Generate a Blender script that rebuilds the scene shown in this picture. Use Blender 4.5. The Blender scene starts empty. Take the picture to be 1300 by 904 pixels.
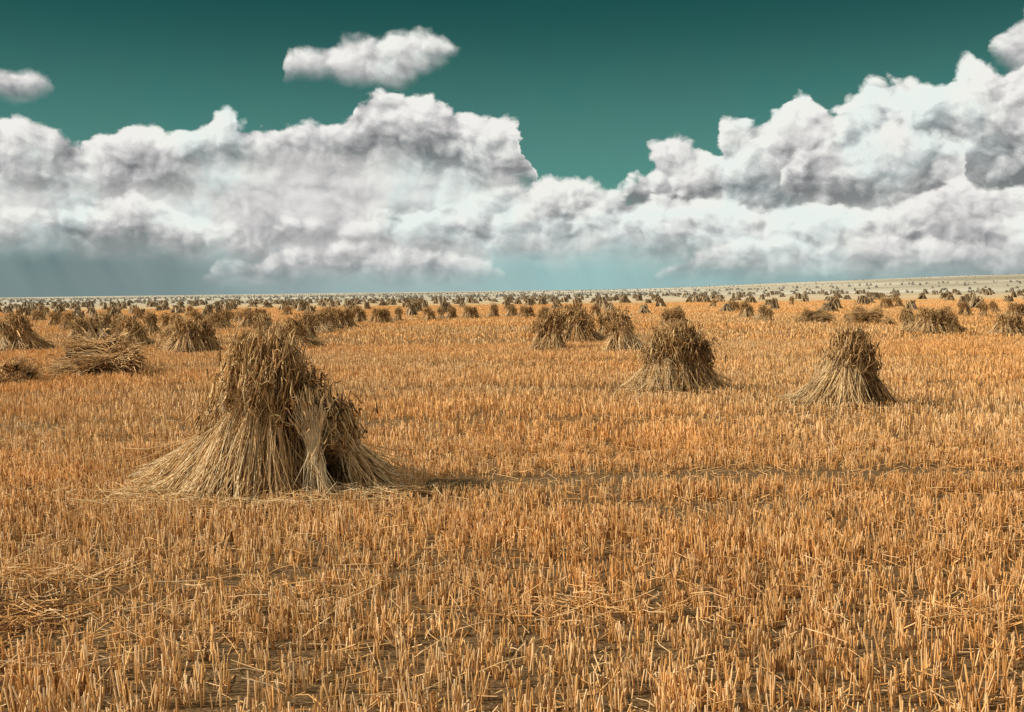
import bpy, math, numpy as np
from mathutils import Matrix, Vector
rng=np.random.default_rng(7)
scene=bpy.context.scene
scene.view_settings.view_transform='Standard'
scene.view_settings.look='None'
scene.view_settings.exposure=0

# ---------------- camera ----------------
F=1394.0; CAMH=2.0
cam_d=bpy.data.cameras.new("camera"); cam=bpy.data.objects.new("camera",cam_d)
scene.collection.objects.link(cam); scene.camera=cam
cam_d.sensor_width=36; cam_d.lens=36*F/1300
cam_d.clip_start=0.1; cam_d.clip_end=20000
PITCH=math.atan(83/F); ROLL=math.radians(-0.75)
R=Matrix.Rotation(math.pi/2-PITCH,4,'X')@Matrix.Rotation(ROLL,4,'Z')
cam.matrix_world=Matrix.Translation((0,0,CAMH))@R
R3=R.to_3x3()
def ray(px,py):
    return (R3@Vector((px-650,452-py,-F))).normalized()
def survey(px,py):
    d=ray(px,py); t=-CAMH/d.z
    return d.x*t,d.y*t
def azel(px,py):
    d=ray(px,py); return math.atan2(d.x,d.y)*F, math.asin(d.z)*F

# ---------------- terrain ----------------
def terrain(x,y):
    x=np.asarray(x,float); y=np.asarray(y,float)
    r=np.sqrt(x*x+y*y)
    f=np.clip((r-70)/250,0,1)
    z=14*np.exp(-((x-640)/380)**2-((y-1250)/330)**2)
    z=z+3.2*np.exp(-((x-240)/150)**2-((y-520)/110)**2)
    z=z+f*(0.5*np.sin(x/90+1)*np.sin(y/130+.5)+0.25*np.sin(x/37+y/51))
    z=z-0.4*f
    return z

# ---------------- node helpers ----------------
class NT:
    def __init__(s,t): s.t=t
    def n(s,typ,**k):
        nd=s.t.nodes.new(typ)
        for a,b in k.items(): setattr(nd,a,b)
        return nd
    def put(s,sock,v):
        if v is None: return
        if hasattr(v,'is_output'): s.t.links.new(v,sock)
        else: sock.default_value=v
    def m(s,op,a,b=None,c=None,clamp=False):
        nd=s.n('ShaderNodeMath',operation=op,use_clamp=clamp)
        s.put(nd.inputs[0],a); s.put(nd.inputs[1],b); s.put(nd.inputs[2],c)
        return nd.outputs[0]
    def vm(s,op,a,b=None,sc=None):
        nd=s.n('ShaderNodeVectorMath',operation=op)
        s.put(nd.inputs[0],a); s.put(nd.inputs[1],b)
        if sc is not None: s.put(nd.inputs['Scale'],sc)
        return nd.outputs[0]
    def ss(s,v,a,b,lo=0.0,hi=1.0):
        nd=s.n('ShaderNodeMapRange',interpolation_type='SMOOTHSTEP')
        s.put(nd.inputs[0],v); s.put(nd.inputs[1],a); s.put(nd.inputs[2],b)
        s.put(nd.inputs[3],lo); s.put(nd.inputs[4],hi); return nd.outputs[0]
    def mix(s,f,a,b,bt='MIX'):
        nd=s.n('ShaderNodeMix',data_type='RGBA',blend_type=bt)
        s.put(nd.inputs[0],f); s.put(nd.inputs[6],a); s.put(nd.inputs[7],b)
        return nd.outputs[2]
    def noise(s,vec,scale,detail=4,rough=.5,dist=0,dim='3D'):
        nd=s.n('ShaderNodeTexNoise',noise_dimensions=dim)
        s.put(nd.inputs['Vector'],vec)
        nd.inputs['Scale'].default_value=scale; nd.inputs['Detail'].default_value=detail
        nd.inputs['Roughness'].default_value=rough; nd.inputs['Distortion'].default_value=dist
        return nd
    def ramp(s,f,stops):
        nd=s.n('ShaderNodeValToRGB'); s.put(nd.inputs[0],f)
        e=nd.color_ramp.elements
        while len(e)<len(stops): e.new(0.5)
        for el,(p,c) in zip(e,stops):
            el.position=p; el.color=(*c,1)
        return nd.outputs[0]
    def curve(s,f,pts):
        nd=s.n('ShaderNodeFloatCurve'); s.put(nd.inputs['Value'],f)
        c=nd.mapping.curves[0]
        c.points[0].location=pts[0]; c.points[1].location=pts[-1]
        for p in pts[1:-1]: c.points.new(*p)
        for p in c.points: p.handle_type='AUTO_CLAMPED'
        nd.mapping.use_clip=False
        nd.mapping.update(); return nd.outputs[0]

# ---------------- world ----------------
SUN_EL=math.radians(37); SUN_AZ=math.radians(-98)   # clockwise from +Y
w=bpy.data.worlds.new("World"); scene.world=w; w.use_nodes=True
w.node_tree.nodes.clear(); N=NT(w.node_tree)
sky=N.n('ShaderNodeTexSky',sky_type='NISHITA',sun_disc=False,sun_elevation=SUN_EL,sun_rotation=SUN_AZ)
sky.altitude=600; sky.dust_density=0.3; sky.ozone_density=2.0
STR=0.1
tc=N.n('ShaderNodeTexCoord').outputs['Generated']
sx=N.n('ShaderNodeSeparateXYZ'); N.put(sx.inputs[0],tc)
X,Y,Z=sx.outputs
u=N.m('MULTIPLY',N.m('ARCTAN2',X,Y),F)
v=N.m('MULTIPLY',N.m('ARCSINE',Z),F)
cb=N.n('ShaderNodeCombineXYZ'); N.put(cb.inputs[0],N.m('MULTIPLY',u,.01)); N.put(cb.inputs[1],N.m('MULTIPLY',v,.0125))
P=cb.outputs[0]
w1=N.noise(P,1.3,5,.56,dim='2D').outputs['Color']
wv=N.vm('SUBTRACT',w1,(.5,.5,.5))
PW=N.vm('ADD',P,N.vm('SCALE',wv,sc=0.32))
def relief(vec,scale,det=2.0):
    nd=N.n('ShaderNodeTexVoronoi',voronoi_dimensions='2D',feature='F1')
    nd.normalize=True
    N.put(nd.inputs['Vector'],vec)
    nd.inputs['Scale'].default_value=scale; nd.inputs['Detail'].default_value=det
    nd.inputs['Roughness'].default_value=.55; nd.inputs['Lacunarity'].default_value=2.3
    d=nd.outputs['Distance']
    return N.m('SUBTRACT',1.0,N.m('MULTIPLY',N.m('MULTIPLY',d,d),3.4))
L=(-.10,.14,0)
RA=relief(PW,1.35); RA2=relief(N.vm('ADD',PW,L),1.35)
fine=N.noise(PW,2.6,7,.55,dim='2D').outputs[0]
fine2=N.noise(N.vm('ADD',PW,(-.05,.07,0)),2.6,7,.55,dim='2D').outputs[0]
diff=N.m('ADD',N.m('MULTIPLY',N.m('SUBTRACT',RA,RA2),.75),N.m('MULTIPLY',N.m('SUBTRACT',fine,fine2),1.0))
big=N.noise(N.vm('ADD',P,(3.3,1.7,0)),.6,3,.55,dim='2D')
sw=N.n('ShaderNodeSeparateXYZ'); N.put(sw.inputs[0],wv)
uw=N.m('ADD',u,N.m('MULTIPLY',sw.outputs[0],55))
vw=N.m('ADD',v,N.m('MULTIPLY',sw.outputs[1],24))
ux=N.m('MULTIPLY_ADD',uw,1/1400,.5)
# clear sky
tint=N.mix(1.0,sky.outputs[0],(.13,.44,.32,1),'MULTIPLY')
lowc=N.ramp(N.m('MULTIPLY_ADD',u,1/1400,.5),[(0,(1.9,2.5,2.5)),(.2,(2.0,2.75,2.75)),(.34,(3.3,4.3,4.3)),(.55,(3.4,5.3,5.2)),(.72,(3.0,4.6,4.5)),(1,(2.6,3.4,3.4))])
mid=N.mix(N.ss(v,380,90),(.07,.66,.58,1),(1.1,3.0,2.6,1))
clear=N.mix(0.8,tint,mid)
hz=N.ss(v,140,35)
col=N.mix(hz,clear,lowc)
# slanting rain curtains low in the air
rv_=N.n('ShaderNodeCombineXYZ'); N.put(rv_.inputs[0],N.m('MULTIPLY_ADD',v,.008,N.m('MULTIPLY',u,.02))); N.put(rv_.inputs[1],N.m('MULTIPLY',v,.003))
rain=N.noise(rv_.outputs[0],.7,4,.55,dim='2D').outputs[0]
col=N.mix(N.m('MULTIPLY',hz,.75),col,N.mix(1.0,col,N.ramp(rain,[(.3,(.76,.79,.82)),(.7,(1.22,1.18,1.16))]),'MULTIPLY'))
def tocurve(pts,dy=0):
    o=[]
    for (a,b) in pts:
        U,V=azel(a,b-dy); o.append((U/1400+.5,V/500))
    return o
def layer(col,top,base,disp,softT,softB,lo,hi,kd,opac=1.0,hpow=.9,dy=3,bigk=.8):
    T=N.m('MULTIPLY',N.curve(ux,tocurve(top,dy)),500)
    B=N.m('MULTIPLY',N.curve(ux,tocurve(base)),500)
    Td=N.m('ADD',T,N.m('MULTIPLY',N.m('SUBTRACT',RA,.62),disp))
    Td=N.m('ADD',Td,N.m('MULTIPLY',N.m('SUBTRACT',fine,.5),disp*.8))
    dt=N.m('SUBTRACT',Td,vw)
    mt=N.ss(dt,0,softT)
    Bd=N.m('ADD',B,N.m('MULTIPLY',N.m('SUBTRACT',fine,.5),disp*.9))
    mb=N.ss(N.m('SUBTRACT',vw,Bd),-softB*.7,softB)
    mk=N.m('MULTIPLY',N.m('MULTIPLY',mt,mb),opac)
    h=N.m('DIVIDE',N.m('SUBTRACT',vw,B),N.m('MAXIMUM',N.m('SUBTRACT',T,B),12),clamp=True)
    h=N.m('POWER',h,hpow)
    s=N.m('MULTIPLY_ADD',h,hi-lo,lo)
    s=N.m('ADD',s,N.m('MULTIPLY',diff,kd))
    s=N.m('ADD',s,N.m('MULTIPLY',N.m('SUBTRACT',big.outputs[0],.5),bigk))
    s=N.m('ADD',s,N.m('MULTIPLY',N.m('SUBTRACT',RA,.6),.25),clamp=True)
    c=N.ramp(s,[(0,(2.0,2.1,2.15)),(.22,(3.0,3.1,3.15)),(.5,(4.8,4.85,4.85)),(.76,(7.1,7.1,6.95)),(1,(8.8,8.8,8.45))])
    return N.mix(mk,col,c)
col=layer(col,[(0,78),(40,90),(66,104),(78,135),(100,200),(346,190),(354,110),(364,68),(385,58),(405,62),(430,48),(470,50),(520,38),(548,40),(575,58),(592,80),(604,200),(1240,200),(1258,80),(1275,30),(1300,5)],
  [(0,120),(60,115),(80,95),(100,60),(342,60),(354,84),(366,92),(410,88),(440,102),(480,104),(540,80),(585,62),(600,30),(1240,30),(1262,60),(1300,90)],20,16,16,.5,.98,.9,dy=0)
# back veil
col=layer(col,[(0,180),(130,185),(250,180),(300,168),(400,178),(560,170),(635,185),(660,225),(700,246),(765,256),(800,250),(850,215),(920,195),(1000,160),(1100,140),(1300,120)],
  [(0,308),(200,312),(310,330),(600,345),(640,326),(900,328),(1300,352)],20,26,38,.64,.82,.35,dy=0,bigk=.35)
# left cumulus
col=layer(col,[(0,156),(60,163),(130,170),(180,161),(215,170),(250,158),(290,136),(320,150),(380,165),(430,157),(462,125),(500,108),(545,116),(580,135),(620,146),(645,150),(662,185),(674,235),(690,300),(1300,320)],
  [(0,238),(160,243),(240,240),(262,212),(430,208),(560,222),(640,236),(690,236),(1300,230)],30,10,28,-.02,1.12,1.05)
# right cumulus: rear tower, then front shoulder
col=layer(col,[(0,420),(740,380),(775,262),(800,225),(830,190),(862,180),(895,195),(915,165),(950,150),(985,133),(1012,113),(1040,130),(1075,130),(1105,108),(1140,92),(1175,108),(1205,95),(1240,78),(1270,92),(1300,84)],
  [(0,260),(740,262),(900,276),(1000,268),(1150,252),(1300,262)],32,10,28,-.03,1.1,1.1)
col=layer(col,[(0,420),(900,400),(960,300),(985,235),(1010,200),(1045,180),(1075,172),(1100,185),(1130,160),(1160,150),(1190,160),(1215,190),(1235,250),(1260,300),(1300,400)],
  [(0,260),(960,262),(1050,262),(1140,258),(1200,250),(1300,240)],34,13,28,-.06,1.08,1.1,opac=.85)
# middle rank
col=layer(col,[(0,272),(100,262),(150,248),(200,255),(260,282),(330,287),(370,280),(420,288),(470,285),(500,262),(560,262),(600,250),(660,240),(700,228),(735,230),(780,240),(830,242),(900,250),(1000,262),(1100,258),(1170,250),(1210,225),(1250,238),(1300,228)],
  [(0,304),(100,308),(300,322),(380,300),(500,312),(650,316),(800,320),(950,330),(1300,346)],24,10,28,.14,1.1,.95)
# low far rank
col=layer(col,[(0,420),(220,400),(270,350),(318,328),(380,314),(450,308),(520,318),(600,326),(640,338),(700,400),(780,400),(840,340),(880,322),(920,305),(970,298),(1050,310),(1120,298),(1180,305),(1250,312),(1300,298)],
  [(0,362),(350,358),(600,354),(900,352),(1300,352)],14,10,24,.3,.93,.75)
tn=N.ramp(big.outputs['Fac'],[(0,(1,1,1)),(.38,(1,.975,.98)),(.52,(.99,1.0,.985)),(.62,(.92,1.0,1.0)),(.8,(1,.98,.97))])
col=N.mix(1.0,col,tn,'MULTIPLY')
col=N.mix(N.ss(v,55,0,0,.55),col,lowc)
bg=N.n('ShaderNodeBackground'); N.put(bg.inputs[0],col); bg.inputs[1].default_value=STR
out=N.n('ShaderNodeOutputWorld'); N.put(out.inputs[0],bg.outputs[0])

# sun
sd=bpy.data.lights.new("sun","SUN"); sd.energy=5.0; sd.angle=math.radians(.5); sd.color=(1,.93,.82)
so=bpy.data.objects.new("sun",sd); scene.collection.objects.link(so)
dv=Vector((math.sin(SUN_AZ)*math.cos(SUN_EL),math.cos(SUN_AZ)*math.cos(SUN_EL),math.sin(SUN_EL)))
so.rotation_euler=dv.to_track_quat('Z','Y').to_euler(); so.location=dv*50

# ---------------- materials ----------------
def mat(name):
    m=bpy.data.materials.new(name); m.use_nodes=True; n=NT(m.node_tree)
    b=m.node_tree.nodes['Principled BSDF']; b.inputs['Roughness'].default_value=.7
    b.inputs['Specular IOR Level'].default_value=.25
    return m,n,b
def straw_mat(name,stops,lo=0,hi=.55):
    m,n,b=mat(name)
    a=n.n('ShaderNodeAttribute',attribute_name='rnd').outputs['Fac']
    g=n.n('ShaderNodeNewGeometry').outputs['Position']
    c=n.ramp(a,stops)
    bign=n.noise(g,.10,4).outputs[0]
    f=n.ss(bign,.36,.66,lo,hi)
    c=n.mix(f,c,n.mix(1.0,c,(1.16,.84,.52,1),'MULTIPLY'))
    sm=n.noise(g,9,3).outputs[0]
    c=n.mix(1.0,c,n.ramp(sm,[(.3,(.74,.72,.68)),(.7,(1.1,1.08,1.04))]),'MULTIPLY')
    md=n.noise(g,1.1,3,.6).outputs[0]
    c=n.mix(1.0,c,n.ramp(md,[(.35,(.82,.80,.78)),(.65,(1.08,1.08,1.08))]),'MULTIPLY')
    n.put(b.inputs['Base Color'],c)
    return m
straw=straw_mat("straw",[(0,(.11,.055,.018)),(.28,(.48,.29,.11)),(.62,(.86,.63,.32)),(1,(.95,.82,.55))],.15,.4)
stub=straw_mat("stubble_straw",[(0,(.14,.065,.02)),(.22,(.52,.29,.10)),(.55,(.85,.56,.24)),(1,(.95,.79,.53))],.3,.8)
core,n,b=mat("straw_inner_shade")
n.put(b.inputs['Base Color'],n.ramp(n.noise(n.n('ShaderNodeTexCoord').outputs['Object'],30,4).outputs[0],[(.3,(.04,.02,.008)),(.7,(.14,.08,.03))]))  # sheaf core blocks light; colour darkened for the shade inside
farst,n,b=mat("distant_hazed_straw")
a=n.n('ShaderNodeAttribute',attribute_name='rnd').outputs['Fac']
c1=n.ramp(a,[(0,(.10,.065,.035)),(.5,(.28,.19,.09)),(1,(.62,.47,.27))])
c_haze=n.ramp(a,[(0,(.20,.19,.165)),(.5,(.31,.29,.245)),(1,(.48,.44,.36))])
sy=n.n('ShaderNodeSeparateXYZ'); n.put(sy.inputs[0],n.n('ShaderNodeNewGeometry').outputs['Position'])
n.put(b.inputs['Base Color'],n.mix(n.ss(sy.outputs[1],120,600),c1,c_haze))  # greyer with Y: distance haze put into the straw colour

gm,n,b=mat("field_soil_and_straw")
g=n.n('ShaderNodeNewGeometry').outputs['Position']
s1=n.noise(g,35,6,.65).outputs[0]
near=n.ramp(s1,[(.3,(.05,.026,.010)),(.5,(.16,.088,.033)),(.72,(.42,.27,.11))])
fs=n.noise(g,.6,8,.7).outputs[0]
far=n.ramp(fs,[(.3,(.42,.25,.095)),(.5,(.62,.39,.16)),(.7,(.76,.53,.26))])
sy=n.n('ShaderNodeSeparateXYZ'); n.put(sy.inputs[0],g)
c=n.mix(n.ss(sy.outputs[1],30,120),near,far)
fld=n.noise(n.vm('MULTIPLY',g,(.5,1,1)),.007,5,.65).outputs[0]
haze_pale=n.ramp(fld,[(.36,(.30,.27,.19)),(.48,(.50,.44,.31)),(.60,(.66,.60,.48))])
c=n.mix(n.ss(sy.outputs[1],90,350,0,.92),c,haze_pale)  # far ground paled along Y, painting in the haze
n.put(b.inputs['Base Color'],c); b.inputs['Roughness'].default_value=.95
bm=n.n('ShaderNodeBump'); bm.inputs['Strength'].default_value=.6; bm.inputs['Distance'].default_value=.05
n.put(bm.inputs['Height'],s1); n.put(b.inputs['Normal'],bm.outputs[0])

# ---------------- mesh helpers ----------------
def make_mesh(name,verts,quads,rnd=None,mats=(),midx=None):
    me=bpy.data.meshes.new(name)
    verts=np.asarray(verts,np.float32); quads=np.asarray(quads,np.int32).reshape(-1,4)
    nq=len(quads); li=quads.ravel(); ls=np.arange(nq)*4; lt=np.full(nq,4)
    me.vertices.add(len(verts)); me.vertices.foreach_set('co',verts.ravel())
    me.loops.add(len(li)); me.loops.foreach_set('vertex_index',li.astype(np.int32))
    me.polygons.add(len(ls)); me.polygons.foreach_set('loop_start',ls.astype(np.int32))
    me.polygons.foreach_set('loop_total',lt.astype(np.int32))
    for m in mats: me.materials.append(m)
    if midx is not None: me.polygons.foreach_set('material_index',np.asarray(midx,np.int32))
    me.update(calc_edges=True)
    if rnd is not None:
        at=me.attributes.new('rnd','FLOAT','POINT'); at.data.foreach_set('value',np.asarray(rnd,np.float32))
    me.validate()
    return me
def add(name,me,loc=(0,0,0),rz=0,s=1):
    o=bpy.data.objects.new(name,me); scene.collection.objects.link(o)
    o.location=loc; o.rotation_euler=(0,0,rz); o.scale=(s,s,s) if not hasattr(s,'__len__') else s
    return o
def tubes(P,Rr,sides=3):
    n_,k,_=P.shape
    T=P[:,-1]-P[:,0]; T/=np.linalg.norm(T,axis=1,keepdims=True)+1e-9
    ref=np.where(np.abs(T[:,2:3])>.9,np.array([[1.,0,0]]),np.array([[0,0,1.]]))
    A=np.cross(T,ref); A/=np.linalg.norm(A,axis=1,keepdims=True)+1e-9
    B=np.cross(T,A)
    ph=rng.random(n_)*6.28
    V=np.empty((n_,k,sides,3))
    for s in range(sides):
        a=ph+2*math.pi*s/sides
        off=A*np.cos(a)[:,None]+B*np.sin(a)[:,None]
        V[:,:,s]=P+off[:,None,:]*Rr[:,:,None]
    base=(np.arange(n_)*k*sides)[:,None,None]
    ki=np.arange(k-1)[None,:,None]*sides; si=np.arange(sides)[None,None,:]; sj=(si+1)%sides
    q=np.stack([base+ki+si,base+ki+sj,base+ki+sides+sj,base+ki+sides+si],-1)
    return V.reshape(-1,3),q.reshape(-1,4)

class Acc:
    def __init__(s): s.v=[];s.q=[];s.r=[];s.m=[];s.c=0
    def add(s,v,q,r,m=0):
        s.v.append(v); s.q.append(q+s.c); s.c+=len(v)
        s.r.append(r); s.m.append(np.full(len(q),m))
    def mesh(s,name,mats): return make_mesh(name,np.concatenate(s.v),np.concatenate(s.q),np.concatenate(s.r),mats,np.concatenate(s.m))

def sheaf(acc,B,T,n=350,rb=.2,rt=.11,rh=.17,rad=.0028,droop=.16,bright=0.0,flare=.35,mess=1.0):
    B=np.array(B,float); T=np.array(T,float); ax=T-B; Ln=np.linalg.norm(ax); ax/=Ln
    a=np.cross(ax,[0,0,1.]); 
    if np.linalg.norm(a)<.05: a=np.array([1.,0,0])
    a/=np.linalg.norm(a); b=np.cross(ax,a)
    th=rng.random(n)*2*math.pi; fr=np.sqrt(rng.random(n))
    t0=rng.normal(0,.03*mess,n); t1=.70+rng.random(n)*.38
    ts=np.array([0,.14,.34,.58,.8,.95,1.0,1.05,1.1]); k=len(ts)
    TT=[0,.14,.34,.58,.8,1.0,1.1]
    RR=[rb*(1+flare),rb*1.0,(rb*.6+rt*.4),rt,(rt+rh)/2*.95,rh,rh*1.2]
    rads=np.interp(ts,TT,RR)
    P=np.empty((n,k,3)); tw=rng.normal(0,.35*mess,n)
    jit=rng.normal(0,1,(n,2))*mess; wild=np.where(rng.random(n)<.10,2.8,1.0); curl=rng.normal(0,.022*mess,(n,2))
    for i,t in enumerate(ts):
        tt=t0+(t1-t0)*t if t<=1 else t1+(t-1)*1.0
        ang=th+tw*(t-.58)*2
        rr=rads[i]*fr*(1+.10*rng.normal(0,1,n))
        q=.05*(t-.58)*2*wild
        cv=math.sin(t*5.0)
        da=np.cos(ang)*rr+jit[:,0]*q+curl[:,0]*cv; db=np.sin(ang)*rr+jit[:,1]*q+curl[:,1]*cv
        P[:,i]=B+ax*(tt*Ln)[:,None]+a*da[:,None]+b*db[:,None]
        if t>.6:
            d=(t-.6)/.5
            rad_dir=a*np.cos(ang)[:,None]+b*np.sin(ang)[:,None]
            dr=droop*(.3+rng.random(n))*fr*np.where(wild>1,1.3,1)
            P[:,i]+=rad_dir*(dr*d**1.5*.7)[:,None]
            P[:,i,2]-=dr*d**2*1.4
    P[:,:,2]=np.maximum(P[:,:,2],.012+.03*rng.random((n,1)))
    Rr=np.empty((n,k)); rr=rad*(.75+.6*rng.random(n))
    for i,c_ in enumerate([1,1,1,.9,.8,.8,2.4,2.6,.3]): Rr[:,i]=rr*c_
    V,Q=tubes(P,Rr)
    rn=np.clip(rng.beta(1.5,1.5,n)+bright,0,1)
    rv=np.repeat(rn[:,None],k,1); rv[:,6:]=np.clip(rv[:,6:]*.65,0,1)
    acc.add(V,Q,np.repeat(rv[:,:,None],3,2).ravel(),0)
    cs=9; ck=7; tt=np.linspace(0.03,.88,ck)
    cr=np.interp(tt,TT,RR)*.66
    V=[]
    for i in range(ck):
        for j in range(cs):
            aa=j*2*math.pi/cs
            r_=cr[i]*(1+.22*rng.normal())
            p=B+ax*tt[i]*Ln+(a*math.cos(aa)+b*math.sin(aa))*r_
            p[2]=max(p[2],.005); V.append(p)
    V=np.array(V); Q=[]
    for i in range(ck-1):
        for j in range(cs):
            Q.append([i*cs+j,i*cs+(j+1)%cs,(i+1)*cs+(j+1)%cs,(i+1)*cs+j])
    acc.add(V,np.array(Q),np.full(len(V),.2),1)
def loose(acc,cx,cy,sx_,sy_,n,z0=.0,z1=.1,l0=.15,l1=.5,rad=.0028,bright=0,tilt=.12):
    x=cx+rng.normal(0,sx_,n); y=cy+rng.normal(0,sy_,n); z=z0+rng.random(n)*(z1-z0)+.01
    an=rng.random(n)*math.pi*2; l=l0+rng.random(n)*(l1-l0); el=rng.normal(0,tilt,n)
    d=np.stack([np.cos(an),np.sin(an),el],1)*l[:,None]/2
    c=np.stack([x,y,z],1); mid=c+rng.normal(0,.012,(n,3))
    P=np.stack([c-d,mid,c+d],1); P[:,:,2]=np.maximum(P[:,:,2],.008)
    V,Q=tubes(P,np.full((n,3),rad)*(.8+.5*rng.random((n,1))))
    acc.add(V,Q,np.repeat(np.clip(rng.beta(2,2,n)+bright,0,1),9),0)

# ---------------- ground ----------------
def graded(lim,near_,step,grow):
    a=[0.0]
    s=step
    while a[-1]<lim:
        a.append(a[-1]+s)
        if a[-1]>near_: s*=grow
    return np.array(a)
gp=graded(9000,60,3,1.07)
xs=np.concatenate([-gp[::-1],gp[1:]]); ys=np.concatenate([-gp[gp<400][::-1],gp[1:]])
XX,YY=np.meshgrid(xs,ys); nx=len(xs); ny=len(ys)
ZZ=terrain(XX,YY)
i,j=np.meshgrid(np.arange(nx-1),np.arange(ny-1)); q0=(j*nx+i).ravel()
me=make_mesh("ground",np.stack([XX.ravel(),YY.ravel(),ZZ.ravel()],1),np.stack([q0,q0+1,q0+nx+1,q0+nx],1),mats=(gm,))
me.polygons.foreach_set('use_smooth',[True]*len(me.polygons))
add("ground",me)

# ---------------- stubble ----------------
def density(x,y):
    d=np.ones_like(x)
    for (y0,wd,sl,dp,xmin) in [(11.5,.34,.01,1.1,-.9),(11.0,.16,.01,.8,-.9),(12.9,.14,.012,.65,-50),(9.9,.2,.02,.9,.2),(16.5,.35,.0,.7,-50),(7.6,.12,.02,.5,-50),(22,.5,.01,.6,-50),(30,.8,.0,.6,-50)]:
        d-=dp*np.exp(-((y-y0-sl*x-.12*np.sin(x*.9+y0))/wd)**2)*(x>xmin)
    d-=.97*np.exp(-((x+3.05)/.45)**2-((y-6.7)/.5)**2)
    return np.clip(d,.02,1)
def lownoise(x,y):
    return .5+.5*np.sin(x*1.7+2*np.sin(y*.9))*np.sin(y*2.1+1.5*np.sin(x*1.1+1))
acc=Acc()
def stubble_zone(y0,y1,dens,clump,h0,h1,rad,prism,rows=.17):
    nb=int((y1-y0)*2*(.5*(y0+y1)/2+2)*dens/clump*1.05)
    yy=y0+(y1-y0)*rng.random(nb*2); hw=.5*yy+2
    keep=rng.random(nb*2)<hw/(.5*y1+2); yy=yy[keep]; hw=hw[keep]
    xx=(rng.random(len(yy))*2-1)*hw
    if rows:
        yy=np.round(yy/rows)*rows+rng.normal(0,rows*.15,len(yy))+.05*np.sin(xx*1.3)
    k=rng.random(len(yy))<density(xx,yy)*(.45+.55*lownoise(xx,yy)); xx=xx[k]; yy=yy[k]
    hh=(h0+(h1-h0)*rng.random(len(xx)))*(.75+.45*lownoise(xx*.6+3,yy*.7))*(.35+.65*density(xx,yy))
    xx=np.repeat(xx,clump)+rng.normal(0,.018 if prism else .045,len(xx)*clump)
    yy=np.repeat(yy,clump)+rng.normal(0,.016 if prism else .045,len(yy)*clump)
    h=np.repeat(hh,clump)*(.6+.55*rng.random(len(xx)))
    n=len(xx); lean=rng.normal(0,.13,(n,2))
    br=rng.random(n)<.07; lean[br]*=5
    z=terrain(xx,yy)
    B=np.stack([xx,yy,z-.01],1); T=B+np.stack([lean[:,0]*h,lean[:,1]*h,h*np.where(br,.5,1)],1)
    rn=np.clip(rng.beta(1.6,1.3,n),0,1)
    if prism:
        V,Q=tubes(np.stack([B,T],1),np.full((n,2),rad)*(.7+.6*rng.random((n,1))))
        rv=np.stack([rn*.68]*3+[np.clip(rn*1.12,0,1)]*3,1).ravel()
        acc.add(V,Q,rv,0)
    else:
        a=rng.random(n)*math.pi; o=np.stack([np.cos(a),np.sin(a),a*0],1)*rad
        V=np.stack([B-o,B+o,T+o*.8,T-o*.8],1).reshape(-1,3)
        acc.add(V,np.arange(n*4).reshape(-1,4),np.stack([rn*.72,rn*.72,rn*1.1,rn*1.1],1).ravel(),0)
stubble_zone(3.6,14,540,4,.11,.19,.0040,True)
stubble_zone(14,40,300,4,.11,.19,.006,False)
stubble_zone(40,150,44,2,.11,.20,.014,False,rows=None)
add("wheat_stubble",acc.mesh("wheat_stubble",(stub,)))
acc=Acc()
n=8000
yy=3.6+13*rng.random(n)**.8; xx=(rng.random(n)*2-1)*(.5*yy+2)
an=rng.random(n)*6.28; l=.08+.22*rng.random(n)**2; el=rng.normal(0,.3,n)
c=np.stack([xx,yy,.02+.11*rng.random(n)**1.6],1); d=np.stack([np.cos(an),np.sin(an),el],1)*l[:,None]/2
P=np.stack([c-d,c+rng.normal(0,.01,(n,3)),c+d],1); P[:,:,2]=np.maximum(P[:,:,2],.006)
V,Q=tubes(P,np.full((n,3),.003)); acc.add(V,Q,np.repeat(rng.beta(2.5,1.8,n),9),0)
loose(acc,-3.1,6.7,.3,.25,260,0,.06,.1,.5,bright=-.45)
for k_ in range(12):
    cy=rng.uniform(5.5,10); cx=rng.uniform(-.5,.5)*cy
    if abs(cx+2.2)<1.4 and cy>8.8: continue
    loose(acc,cx,cy,rng.uniform(.15,.5),rng.uniform(.05,.15),50,.04,.14,.1,.3,bright=.05,tilt=.25)
add("loose_straw",acc.mesh("loose_straw",(stub,)))

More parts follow.
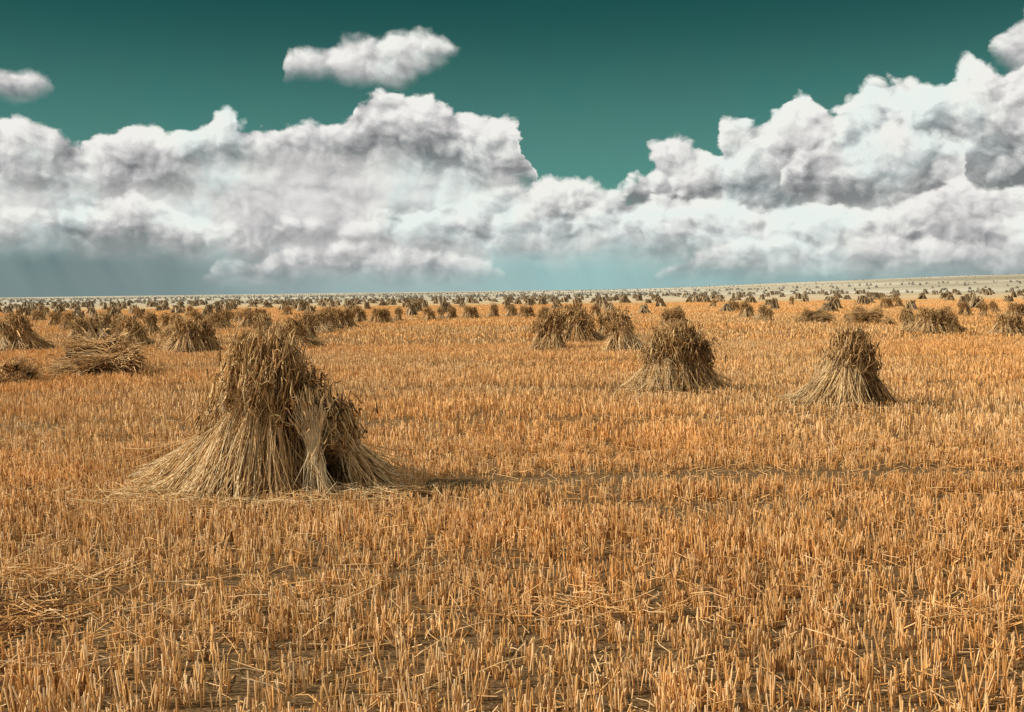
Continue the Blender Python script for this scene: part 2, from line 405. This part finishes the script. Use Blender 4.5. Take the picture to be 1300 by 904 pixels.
# ---------------- stooks ----------------
MM=(straw,core)
def main_stook():
    a=Acc()
    S=[ # butt(x,y) head(x,y,z) n rb rh bright: left sheaves painted sunlit, right ones shaded
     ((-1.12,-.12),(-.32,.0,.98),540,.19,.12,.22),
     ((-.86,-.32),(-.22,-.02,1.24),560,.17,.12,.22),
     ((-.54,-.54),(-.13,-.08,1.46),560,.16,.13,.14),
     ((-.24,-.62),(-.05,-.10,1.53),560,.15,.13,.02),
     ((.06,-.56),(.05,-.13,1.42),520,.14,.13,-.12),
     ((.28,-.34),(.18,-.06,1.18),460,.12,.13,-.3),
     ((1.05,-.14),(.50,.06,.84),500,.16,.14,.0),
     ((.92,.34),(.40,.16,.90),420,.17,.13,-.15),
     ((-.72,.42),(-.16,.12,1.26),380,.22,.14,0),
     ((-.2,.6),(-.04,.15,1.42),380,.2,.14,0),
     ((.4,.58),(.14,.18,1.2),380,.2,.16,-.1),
    ]
    for (b_,h_,n_,rb,rh,br) in S:
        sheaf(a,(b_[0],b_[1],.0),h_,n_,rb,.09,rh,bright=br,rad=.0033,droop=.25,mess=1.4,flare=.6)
    loose(a,-.06,-.05,.10,.1,150,1.1,1.46,.2,.42,bright=-.05,tilt=.9)
    sheaf(a,(.50,-.48,.02),(.38,-.26,1.0),220,.05,.05,.06,bright=.6,rad=.0035,droop=.1)
    loose(a,-1.1,-.4,.3,.2,320,0,.14,.25,.7,bright=.15); loose(a,-.2,-.85,.55,.14,420,0,.12,.2,.6,bright=.12); loose(a,.95,-.4,.25,.15,200,0,.12,.2,.5,bright=.15)
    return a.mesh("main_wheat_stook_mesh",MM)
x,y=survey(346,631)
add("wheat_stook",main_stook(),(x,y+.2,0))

def stook_mesh(name,ns,H=1.25,wid=.75,dep=.5,n=240,ridge=.25,rad=.0035,skew=0,topjit=.08,mess=1.2,out=0):
    a=Acc()
    for i_ in range(ns):
        side=-1 if i_%2 else 1
        t=(i_//2+.5)/max(1,math.ceil(ns/2))*2-1
        hx=t*ridge+rng.normal(0,.06)+skew; hy=side*.06+rng.normal(0,.04)
        bx=t*wid+rng.normal(0,.11); by=side*dep*(1.15-.5*abs(t))+rng.normal(0,.07)
        sheaf(a,(bx,by,0),(hx,hy,H*(1-.16*abs(t))+rng.normal(0,topjit)),n,rng.uniform(.15,.21),.10,rng.uniform(.12,.19),rad=rad,bright=rng.normal(0,.09)-.14*t,droop=rng.uniform(.15,.34),mess=mess,flare=.5)  # bright drops along the ridge: shaded right side painted in
    for k_ in range(out):
        sx_=-1 if rng.random()<.5 else 1
        sheaf(a,(sx_*wid*1.35,rng.normal(0,.2),.05),(sx_*wid*.35,rng.normal(0,.15),H*.5),n//2,.14,.09,.14,rad=rad,droop=.2,mess=mess)
    loose(a,0,0,wid*.8,dep*.9,n//2,0,.08,.2,.6)
    loose(a,skew,0,ridge*.7+.05,.12,n//4,H*.75,H*1.08,.2,.45,tilt=.9)
    return a.mesh(name,MM)
def place(name,me,px,py,s=1,rz=0):
    x,y=survey(px,py); return add(name,me,(x,y,float(terrain(x,y))),rz,s)
# bushy stook, broad tousled crown
a=Acc()
for (bx,by,hx,hy,hz,br) in [(-.76,-.15,-.25,.0,.95,.15),(-.52,-.42,-.20,-.05,1.15,.15),(-.25,-.50,-.08,-.08,1.24,.08),(.05,-.50,.05,-.08,1.27,-.04),(.36,-.42,.20,-.05,1.20,-.2),(.66,-.25,.28,0,1.02,-.15),(.80,.1,.34,.05,.88,-.1),(-.5,.4,-.1,.1,1.15,0),(0,.5,.05,.1,1.22,0),(.5,.4,.15,.08,1.1,-.1)]:
    sheaf(a,(bx,by,0),(hx,hy,hz),300,.15,.10,.17,rad=.0042,bright=br,droop=.32,mess=1.6,flare=.5)  # br paints the left sheaves sunlit and the right ones shaded
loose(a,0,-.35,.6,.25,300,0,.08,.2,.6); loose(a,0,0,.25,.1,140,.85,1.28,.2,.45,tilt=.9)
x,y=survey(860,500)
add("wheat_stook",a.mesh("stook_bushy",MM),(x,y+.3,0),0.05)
a=Acc()
for (bx,by,hx,hy,hz,br) in [(-.84,-.1,-.10,.0,.88,.18),(-.64,-.34,-.02,-.05,1.06,.12),(-.3,-.45,.05,-.06,1.20,.05),(.02,-.42,.10,-.05,1.20,-.08),(.56,-.2,.18,0,.98,-.22),(-.5,.35,.02,.08,1.06,0),(0,.42,.06,.08,1.16,0),(.45,.3,.14,.06,1.0,-.15)]:
    sheaf(a,(bx,by,0),(hx,hy,hz),320,.13,.085,.10,rad=.0042,bright=br,droop=.16,mess=1.3,flare=.5)  # sunlit left and shaded right put into straw colour by br
loose(a,-.3,-.4,.4,.2,260,0,.08,.2,.6); loose(a,.06,0,.08,.08,50,.95,1.22,.2,.4,tilt=.9); loose(a,.55,-.1,.2,.15,120,0,.08,.2,.5)
x,y=survey(1083,520)
add("wheat_stook",a.mesh("stook_peaked",MM),(x,y+.25,0),-.05)
V_=[stook_mesh("stook_a",6,1.2,.6,.45,130,ridge=.22,rad=.006,out=1,mess=1.5),
    stook_mesh("stook_b",8,1.15,.85,.5,120,ridge=.45,rad=.006,topjit=.13,mess=1.5),
    stook_mesh("stook_c",5,1.15,.55,.45,130,ridge=.15,rad=.006,skew=.2,mess=1.5),
    stook_mesh("stook_d",4,1.25,.38,.4,130,ridge=.10,rad=.006,topjit=.12,mess=1.4),
    stook_mesh("stook_e",6,1.0,.75,.5,130,ridge=.30,rad=.006,skew=-.2,topjit=.16,out=2,mess=1.7),
    stook_mesh("stook_f",3,1.15,.5,.4,150,ridge=.05,rad=.006,skew=.1,mess=1.6)]
def heap(name):
    a=Acc()
    for i_ in range(9):
        an=rng.normal(0,.6)+(math.pi if i_%2 else 0)
        cx=rng.normal(0,.3); cy=rng.normal(0,.2); z=.12+.075*i_*math.exp(-cx*cx*2)
        d=np.array([math.cos(an),math.sin(an)])*.6
        sheaf(a,(cx-d[0],cy-d[1],max(.05,z-.22)),(cx+d[0],cy+d[1],max(.06,z-rng.uniform(0,.2))),150,.16,.11,.18,rad=.005,droop=.2,mess=2)
    loose(a,0,0,.7,.35,260,0,.25,.2,.7,tilt=.4)
    return a.mesh(name,MM)
HP=heap("fallen_sheaves_mesh")
place("fallen_sheaves",HP,127,476,(1.25,1.05,1.15))
place("fallen_sheaves",HP,12,488,.7,2.0)
place("fallen_sheaves",HP,1030,410,.9,.4)
place("fallen_sheaves",HP,1103,413,1.1,2.9)
lst=[(26,447,1.12,4),(115,431,1.0,1),(102,433,.9,5),(133,430,.9,3),(170,441,.95,0),(160,436,.9,5),(192,425,.9,3),(245,449,1.05,1),(232,446,.85,4),(88,420,.8,2),(222,421,.8,2),(250,415,.8,0),(275,418,.85,4),(287,417,.85,3),(208,417,.75,5),(150,424,.8,4),(70,414,.75,0),(20,418,.8,2),
(317,417,.9,0),(340,434,.95,2),(375,443,1.0,4),(392,431,.95,3),(408,423,.9,2),(418,420,.9,0),(432,417,1.0,1),(442,416,.9,5),(456,410,.85,0),(482,411,.8,1),(492,410,.75,2),(506,408,.7,3),(300,410,.7,1),
(545,408,.75,0),(560,406,.65,3),(572,405,.7,2),(597,405,.75,1),(625,404,.75,2),(650,403,.75,0),(668,404,.75,1),(689,445,.95,5),(704,445,1.1,3),(735,437,1.15,0),(722,430,.8,3),(769,431,.9,3),(793,448,1.05,2),
(852,414,.85,1),(862,411,.7,0),(757,403,.65,0),(690,408,.7,0),(930,396,.75,1),(948,404,.8,0),(966,407,.75,2),(976,409,.65,3),(1155,420,.75,2),(1170,423,.8,4),(1184,424,.85,1),(1203,422,.8,0),
(1225,402,.7,0),(1248,403,.7,3),(1281,426,.75,1),(1262,398,.65,2),(1125,392,.75,1),(1140,391,.7,0),(1060,392,.7,2),(1005,388,.7,3),(905,391,.7,2),(1290,404,.75,1),(48,408,.75,1),(60,402,.75,2),(140,404,.75,3),(175,406,.75,0),(330,405,.75,1),(365,401,.75,0),(240,402,.75,2)]
for (px,py,s,k) in lst:
    place("wheat_stook",V_[k],px,py,(s*1.0,s*1.0,s*rng.uniform(.9,1.08)),rng.uniform(-.6,.6)+(math.pi if rng.random()<.3 else 0))

# distant mass of stooks, one object
acc=Acc()
pts=[]
yv=88.0
while yv<2000:
    sp=6.2+yv*.009
    hw=.52*yv+10
    xv=-hw+rng.random()*sp
    while xv<hw:
        if rng.random()<(.58 if xv>0.12*yv else .9):
            pts.append((xv+rng.normal(0,sp*.35),yv+rng.normal(0,2.5)))
        xv+=sp
    yv+=7+yv*.02
for (px_,py_) in pts:
    d=math.hypot(px_,py_)
    m=26 if d<220 else (12 if d<600 else 7)
    H=rng.uniform(.65,1.15); W=rng.uniform(.35,.9)
    a=rng.random(m)*6.28
    z=float(terrain(px_,py_))
    B=np.stack([px_+np.cos(a)*W*(.7+.5*rng.random(m)),py_+np.sin(a)*.5,np.full(m,z-.05)],1)
    T=np.stack([px_+rng.normal(0,.2*W+.05,m),py_+rng.normal(0,.12,m),z+H*(.75+.3*rng.random(m))],1)
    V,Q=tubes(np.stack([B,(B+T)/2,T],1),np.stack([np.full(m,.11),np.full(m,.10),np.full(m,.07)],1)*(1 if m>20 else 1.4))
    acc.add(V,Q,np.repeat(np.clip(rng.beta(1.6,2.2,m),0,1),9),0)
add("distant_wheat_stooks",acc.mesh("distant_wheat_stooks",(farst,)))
print("stooks",len(pts))
